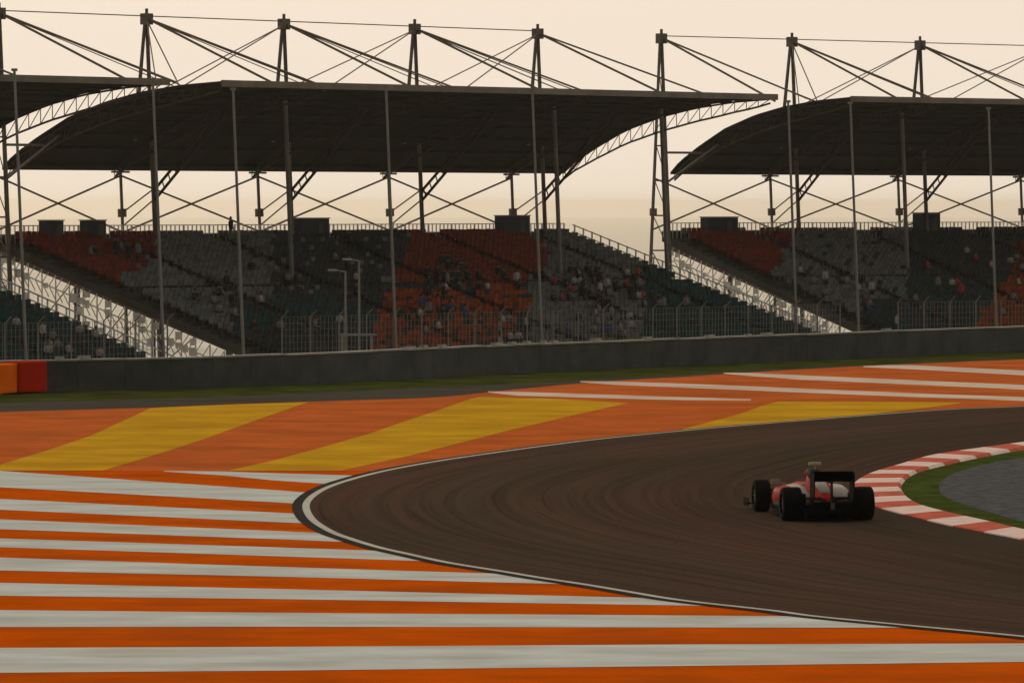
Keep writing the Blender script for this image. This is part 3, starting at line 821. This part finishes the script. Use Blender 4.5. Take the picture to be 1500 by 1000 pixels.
for sx in (-1,1):
    sp=loft('sidepod',[sec(.25,sx*.20,.10,.10,.34),sec(.6,sx*.30,.22,.08,.46),sec(1.1,sx*.40,.30,.08,.56),sec(1.6,sx*.44,.30,.08,.60),sec(2.0,sx*.45,.28,.12,.60)],c_red)
    b=MB(); b.loft([sec(.22,sx*.22,.15,.085,.25,10),sec(.6,sx*.32,.26,.085,.34,10),sec(1.1,sx*.42,.325,.085,.38,10),sec(1.7,sx*.45,.315,.085,.38,10)]); recalc(b.build('sidepod_skirt',c_black,sp,True))
    b=MB(); b.loft([sec(.45,sx*(.24 if sx<0 else .30),.12 if sx<0 else .19,.36,.46,10),sec(1.1,sx*(.30 if sx<0 else .39),.15 if sx<0 else .26,.46,.585,10),sec(1.8,sx*(.34 if sx<0 else .42),.17 if sx<0 else .26,.50,.625,10)]); recalc(b.build('sidepod_top',c_white,sp,True))
    b=MB(); b.box((sx*.64,2.12,.655),(.17,.06,.085)); b.tube((sx*.30,2.05,.58),(sx*.60,2.12,.64),.012); 
    mo=b.build('mirror',c_white,car)
    # bargeboard
    b=MB(); b.box((sx*.62,2.35,.28),(.03,.5,.34)); b.build('bargeboard',c_black,car)
b=MB(); b.quad([(-.50,-.30,.05),(.50,-.30,.05),(.70,.55,.05),(.70,2.1,.05),(.35,2.6,.05),(-.35,2.6,.05),(-.70,2.1,.05),(-.70,.55,.05)]); b.quad([(-.50,-.30,.085),(.50,-.30,.085),(.70,.55,.085),(.70,2.1,.085),(.35,2.6,.085),(-.35,2.6,.085),(-.70,2.1,.085),(-.70,.55,.085)])
for i in range(8): b.f.append((i,(i+1)%8,8+(i+1)%8,8+i)); b.m.append(0)
recalc(b.build('floor',c_black,car))
# diffuser, gearbox and crash structure
df=MB(); df.loft([[(-.50,-.28,.06),(.50,-.28,.06),(.50,-.28,.10),(-.50,-.28,.10)],[(-.52,-.62,.17),(.52,-.62,.17),(.52,-.62,.24),(-.52,-.62,.24)]])
for x in (-.5,-.28,-.12,.12,.28,.5): df.box((x,-.45,.14),(.015,.34,.18))
recalc(df.build('diffuser',c_black,car))
b=MB(); b.loft([sec(.3,0,.16,.12,.40),sec(-.1,0,.13,.16,.40),sec(-.55,0,.06,.26,.38)]); recalc(b.build('gearbox',c_black,car,True))
b=MB()
for sx in (-1,1):
    b.loft([[(sx*.20,.55,.09),(sx*.72,.50,.09),(sx*.70,.50,.36),(sx*.20,.55,.42)],[(sx*.06,-.30,.12),(sx*.50,-.25,.12),(sx*.46,-.25,.30),(sx*.06,-.30,.42)]])
    b.box((sx*.50,0,.33),(.09,.40,.40))
recalc(b.build('rear_bodywork',c_black,car))
b=MB(); b.box((0,-.625,.31),(.075,.03,.13)); b.build('rain_light',c_lamp,car)
# rear wing
rw=MB()
def airfoil(y,z,ch,ang,th,hw):
    ca,sa=math.cos(ang),math.sin(ang); r=[]
    for x in (-hw,hw):
        ring=[]
        for (u_,v_) in ((0,0),(.15,.5),(.45,.6),(.8,.3),(1,0),(.8,-.15),(.45,-.35),(.15,-.4)):
            yy=-u_*ch; zz=v_*th; ring.append((x,y+yy*ca-zz*sa*0, z+u_*ch*sa+zz))
        r.append(ring)
    return r
rw.loft(airfoil(-.42,.80,.26,R(16),.08,.385)); o_rw=recalc(rw.build('rear_wing',c_black,car,True))
b=MB(); b.loft(airfoil(-.60,.86,.19,R(46),.04,.385)); recalc(b.build('wing_flap',c_black,o_rw,True))
for sx in (-1,1):
    b=MB(); b.loft([[(sx*.392-.01,y,z) for y,z in ((-.34,.50),(-.34,.93),(-.80,.97),(-.80,.62),(-.62,.30),(-.45,.26))],[(sx*.392+.01,y,z) for y,z in ((-.34,.50),(-.34,.93),(-.80,.97),(-.80,.62),(-.62,.30),(-.45,.26))]]); recalc(b.build('endplate',c_black,o_rw))
b=MB(); b.loft(airfoil(-.42,.36,.18,R(10),.03,.385)); recalc(b.build('beam_wing',c_black,o_rw))
b=MB(); b.box((0,-.5,.56),(.025,.16,.44)); b.build('wing_pylon',c_black,o_rw)
# front wing
fw=MB(); fw.loft(airfoil(4.45,.09,.32,R(8),.03,.88)); o_fw=recalc(fw.build('front_wing',c_black,car))
for sx in (-1,1):
    b=MB(); b.box((sx*.86,4.25,.15),(.02,.5,.17)); b.build('endplate',c_black,o_fw)
    b=MB(); b.box((sx*.07,4.2,.22),(.015,.16,.2)); b.build('pylon',c_red,o_fw)
# camera pod on the airbox
b=MB(); b.tube((0,1.25,.94),(0,1.25,1.03),.02); b.box((0,1.25,1.05),(.24,.10,.05)); b.build('camera_pod',c_yel,car)
# wheels
def wheel(x,y,r,w,name='wheel'):
    e=bpy.data.objects.new(name,None); 
    k=MB(); rings=[]
    pr=((-.5,.60),(-.5,.86),(-.46,.95),(-.36,.992),(0,1.0),(.36,.992),(.46,.95),(.5,.86),(.5,.60))
    n=36
    for i in range(n):
        t=2*math.pi*i/n; rings.append([(q*w, r*s_*math.cos(t), r*s_*math.sin(t)) for q,s_ in pr])
    nb=len(pr); 
    for rg in rings: k.v+=rg
    for i in range(n):
        for j in range(nb-1):
            a=i*nb+j; c=((i+1)%n)*nb+j; k.f.append((a,a+1,c+1,c)); k.m.append(0)
    ty=recalc(k.build('wheel',c_tyre,car,True)); ty.location=(x,y,r)
    k=MB(); 
    for sgn_ in (-1,1):
        k.tube((sgn_*w*.36,0,0),(sgn_*w*.34,0,0),r*.61,n=28)
        k.tube((sgn_*w*.36,0,0),(sgn_*w*.44,0,0),r*.14,n=12)
        for q in range(10):
            t=2*math.pi*q/10; k.box((sgn_*w*.39,r*.36*math.cos(t),r*.36*math.sin(t)),(.02,.035,r*.48),0,(Vector((1,0,0)),Vector((0,-math.sin(t),math.cos(t))),Vector((0,math.cos(t),math.sin(t)))))
    k.build('rim',c_rim,ty)
    return ty
wheel(-.715,0,.33,.38); wheel(.715,0,.33,.38); wheel(-.735,3.2,.325,.31); wheel(.735,3.2,.325,.31)
for sx in (-1,1):
    for y,inn_ in ((0,.12),(3.2,.18)):
        b=MB()
        for z,zi in ((.22,.2),(.44,.42)):
            b.tube((sx*.55,y,z),(sx*inn_,y+.28,zi),.016); b.tube((sx*.55,y,z),(sx*inn_,y-.25,zi),.016)
        b.tube((sx*.55,y,.25),(sx*inn_,y,.46),.014); b.build('suspension',c_black,car)
# driver: helmet above the cockpit, arms to the wheel
Jd=[(0,1.75,.32),(0,1.68,.50),(0,1.66,.62),(0,1.68,.70),(0,1.72,.80),(0,1.72,.86),(-.17,1.70,.60),(-.22,1.95,.46),(-.12,2.15,.50),(-.10,2.20,.50),(.17,1.70,.60),(.22,1.95,.46),(.12,2.15,.50),(.10,2.20,.50),
    (-.09,1.9,.26),(-.1,2.35,.36),(-.09,2.75,.30),(-.08,2.85,.36),(.09,1.9,.26),(.1,2.35,.36),(.09,2.75,.30),(.08,2.85,.36)]
Rd=[.13,.14,.12,.055,.09,.08,.07,.05,.04,.04,.07,.05,.04,.04,.08,.06,.05,.04,.08,.06,.05,.04]
dm=skin_body('driver',[(x,y-1.75,z-.32) for x,y,z in Jd],Es,Rd,[shirts['white']])
dr=bpy.data.objects.new('person',dm); C.objects.link(dr)
mw=Matrix.Translation(car.location)@Matrix.Rotation(R(7.5),4,'Z')
dr.location=mw@Vector((0,1.75,.30)); dr.rotation_euler=(0,0,R(7.5))
tag(dr,'driver in a helmet sitting low inside the racing car','person')
b=MB(); rings=[]
for i in range(9):
    a=-math.pi/2*.75+i/8*(math.pi/2*1.75); r_=.135*math.cos(a)+.002; rings.append([(r_*math.cos(q*math.pi/6),-.03+r_*1.1*math.sin(q*math.pi/6),.50+.135*math.sin(a)) for q in range(12)])
b.loft(rings); hm=recalc(b.build('helmet',c_red,dr,True))

# ---------------------------------------------------------------- haze
b=MB(); b.box((0,30000,-49.5),(82000,62000,180)); hz=b.build('haze',None or M['cable']); tag(hz,kind='stuff')
hm_=bpy.data.materials.new('haze_air'); hm_.use_nodes=True; nt=hm_.node_tree
for n_ in list(nt.nodes):
    if n_.type=='BSDF_PRINCIPLED': nt.nodes.remove(n_)
pv=nt.nodes.new('ShaderNodeVolumePrincipled'); pv.inputs['Color'].default_value=(1,.95,.86,1); pv.inputs['Density'].default_value=.00004; pv.inputs['Anisotropy'].default_value=.6
nt.links.new(pv.outputs[0],[n_ for n_ in nt.nodes if n_.type=='OUTPUT_MATERIAL'][0].inputs['Volume'])
hz.data.materials.clear(); hz.data.materials.append(hm_)
# box spans z from -139.5 to 40.5: under the lowest ground, above the mast heads

# ---------------------------------------------------------------- light
SUN_EL=R(16); SUN_AZ=R(-18)      # behind the stands, a little left
wd=bpy.data.worlds.new('World'); bpy.context.scene.world=wd; wd.use_nodes=True; nt=wd.node_tree; N=nt.nodes; L=nt.links
bg=N['Background']; sky=N.new('ShaderNodeTexSky'); sky.sky_type='NISHITA'; sky.sun_disc=False; sky.sun_elevation=SUN_EL; sky.sun_rotation=SUN_AZ; sky.dust_density=8; sky.air_density=2
# overcast veil: cream towards the hidden sun, duller behind the camera
tc=N.new('ShaderNodeTexCoord'); sp=N.new('ShaderNodeSeparateXYZ'); L.new(tc.outputs['Generated'],sp.inputs[0])
mr=N.new('ShaderNodeMapRange'); L.new(sp.outputs['Y'],mr.inputs['Value']); mr.inputs['From Min'].default_value=-1; mr.inputs['From Max'].default_value=1
cr=N.new('ShaderNodeValToRGB'); L.new(mr.outputs[0],cr.inputs['Fac'])
e=cr.color_ramp.elements; e[0].position=0; e[0].color=(.085,.085,.08,1); e[1].position=1; e[1].color=(.97,.84,.69,1)
x=cr.color_ramp.elements.new(.5); x.color=(.56,.54,.49,1)
nz=N.new('ShaderNodeTexNoise'); nz.inputs['Scale'].default_value=2.2; nz.inputs['Detail'].default_value=3; L.new(tc.outputs['Generated'],nz.inputs['Vector'])
m2=N.new('ShaderNodeMapRange'); L.new(nz.outputs['Fac'],m2.inputs['Value']); m2.inputs['To Min'].default_value=.94; m2.inputs['To Max'].default_value=1.06
vm=N.new('ShaderNodeVectorMath'); vm.operation='SCALE'; L.new(cr.outputs[0],vm.inputs[0]); L.new(m2.outputs[0],vm.inputs['Scale'])
sc2=N.new('ShaderNodeVectorMath'); sc2.operation='SCALE'; L.new(sky.outputs[0],sc2.inputs[0]); sc2.inputs['Scale'].default_value=.08
mx=N.new('ShaderNodeMix'); mx.data_type='RGBA'; mx.inputs['Factor'].default_value=.93; L.new(sc2.outputs[0],mx.inputs['A']); L.new(vm.outputs[0],mx.inputs['B'])
L.new(mx.outputs['Result'],bg.inputs['Color']); bg.inputs['Strength'].default_value=1.0
sl=bpy.data.lights.new('sun','SUN'); sl.energy=.9; sl.angle=R(14); sl.color=(1,.82,.6)
so=bpy.data.objects.new('sun',sl); C.objects.link(so)
sd=Vector((math.sin(SUN_AZ)*math.cos(SUN_EL),math.cos(SUN_AZ)*math.cos(SUN_EL),math.sin(SUN_EL)))
so.rotation_euler=sd.to_track_quat('Z','Y').to_euler()

# ---------------------------------------------------------------- camera
cam=bpy.data.cameras.new('camera'); co=bpy.data.objects.new('camera',cam); C.objects.link(co)
cam.sensor_width=36; cam.lens=F/1500*36; cam.clip_start=1; cam.clip_end=150000
co.location=(0,0,H); co.rotation_euler=(R(90)-PITCH,0,0)
sc=bpy.context.scene; sc.camera=co
sc.view_settings.view_transform='Standard'; sc.view_settings.look='None'; sc.view_settings.exposure=0; sc.view_settings.gamma=1
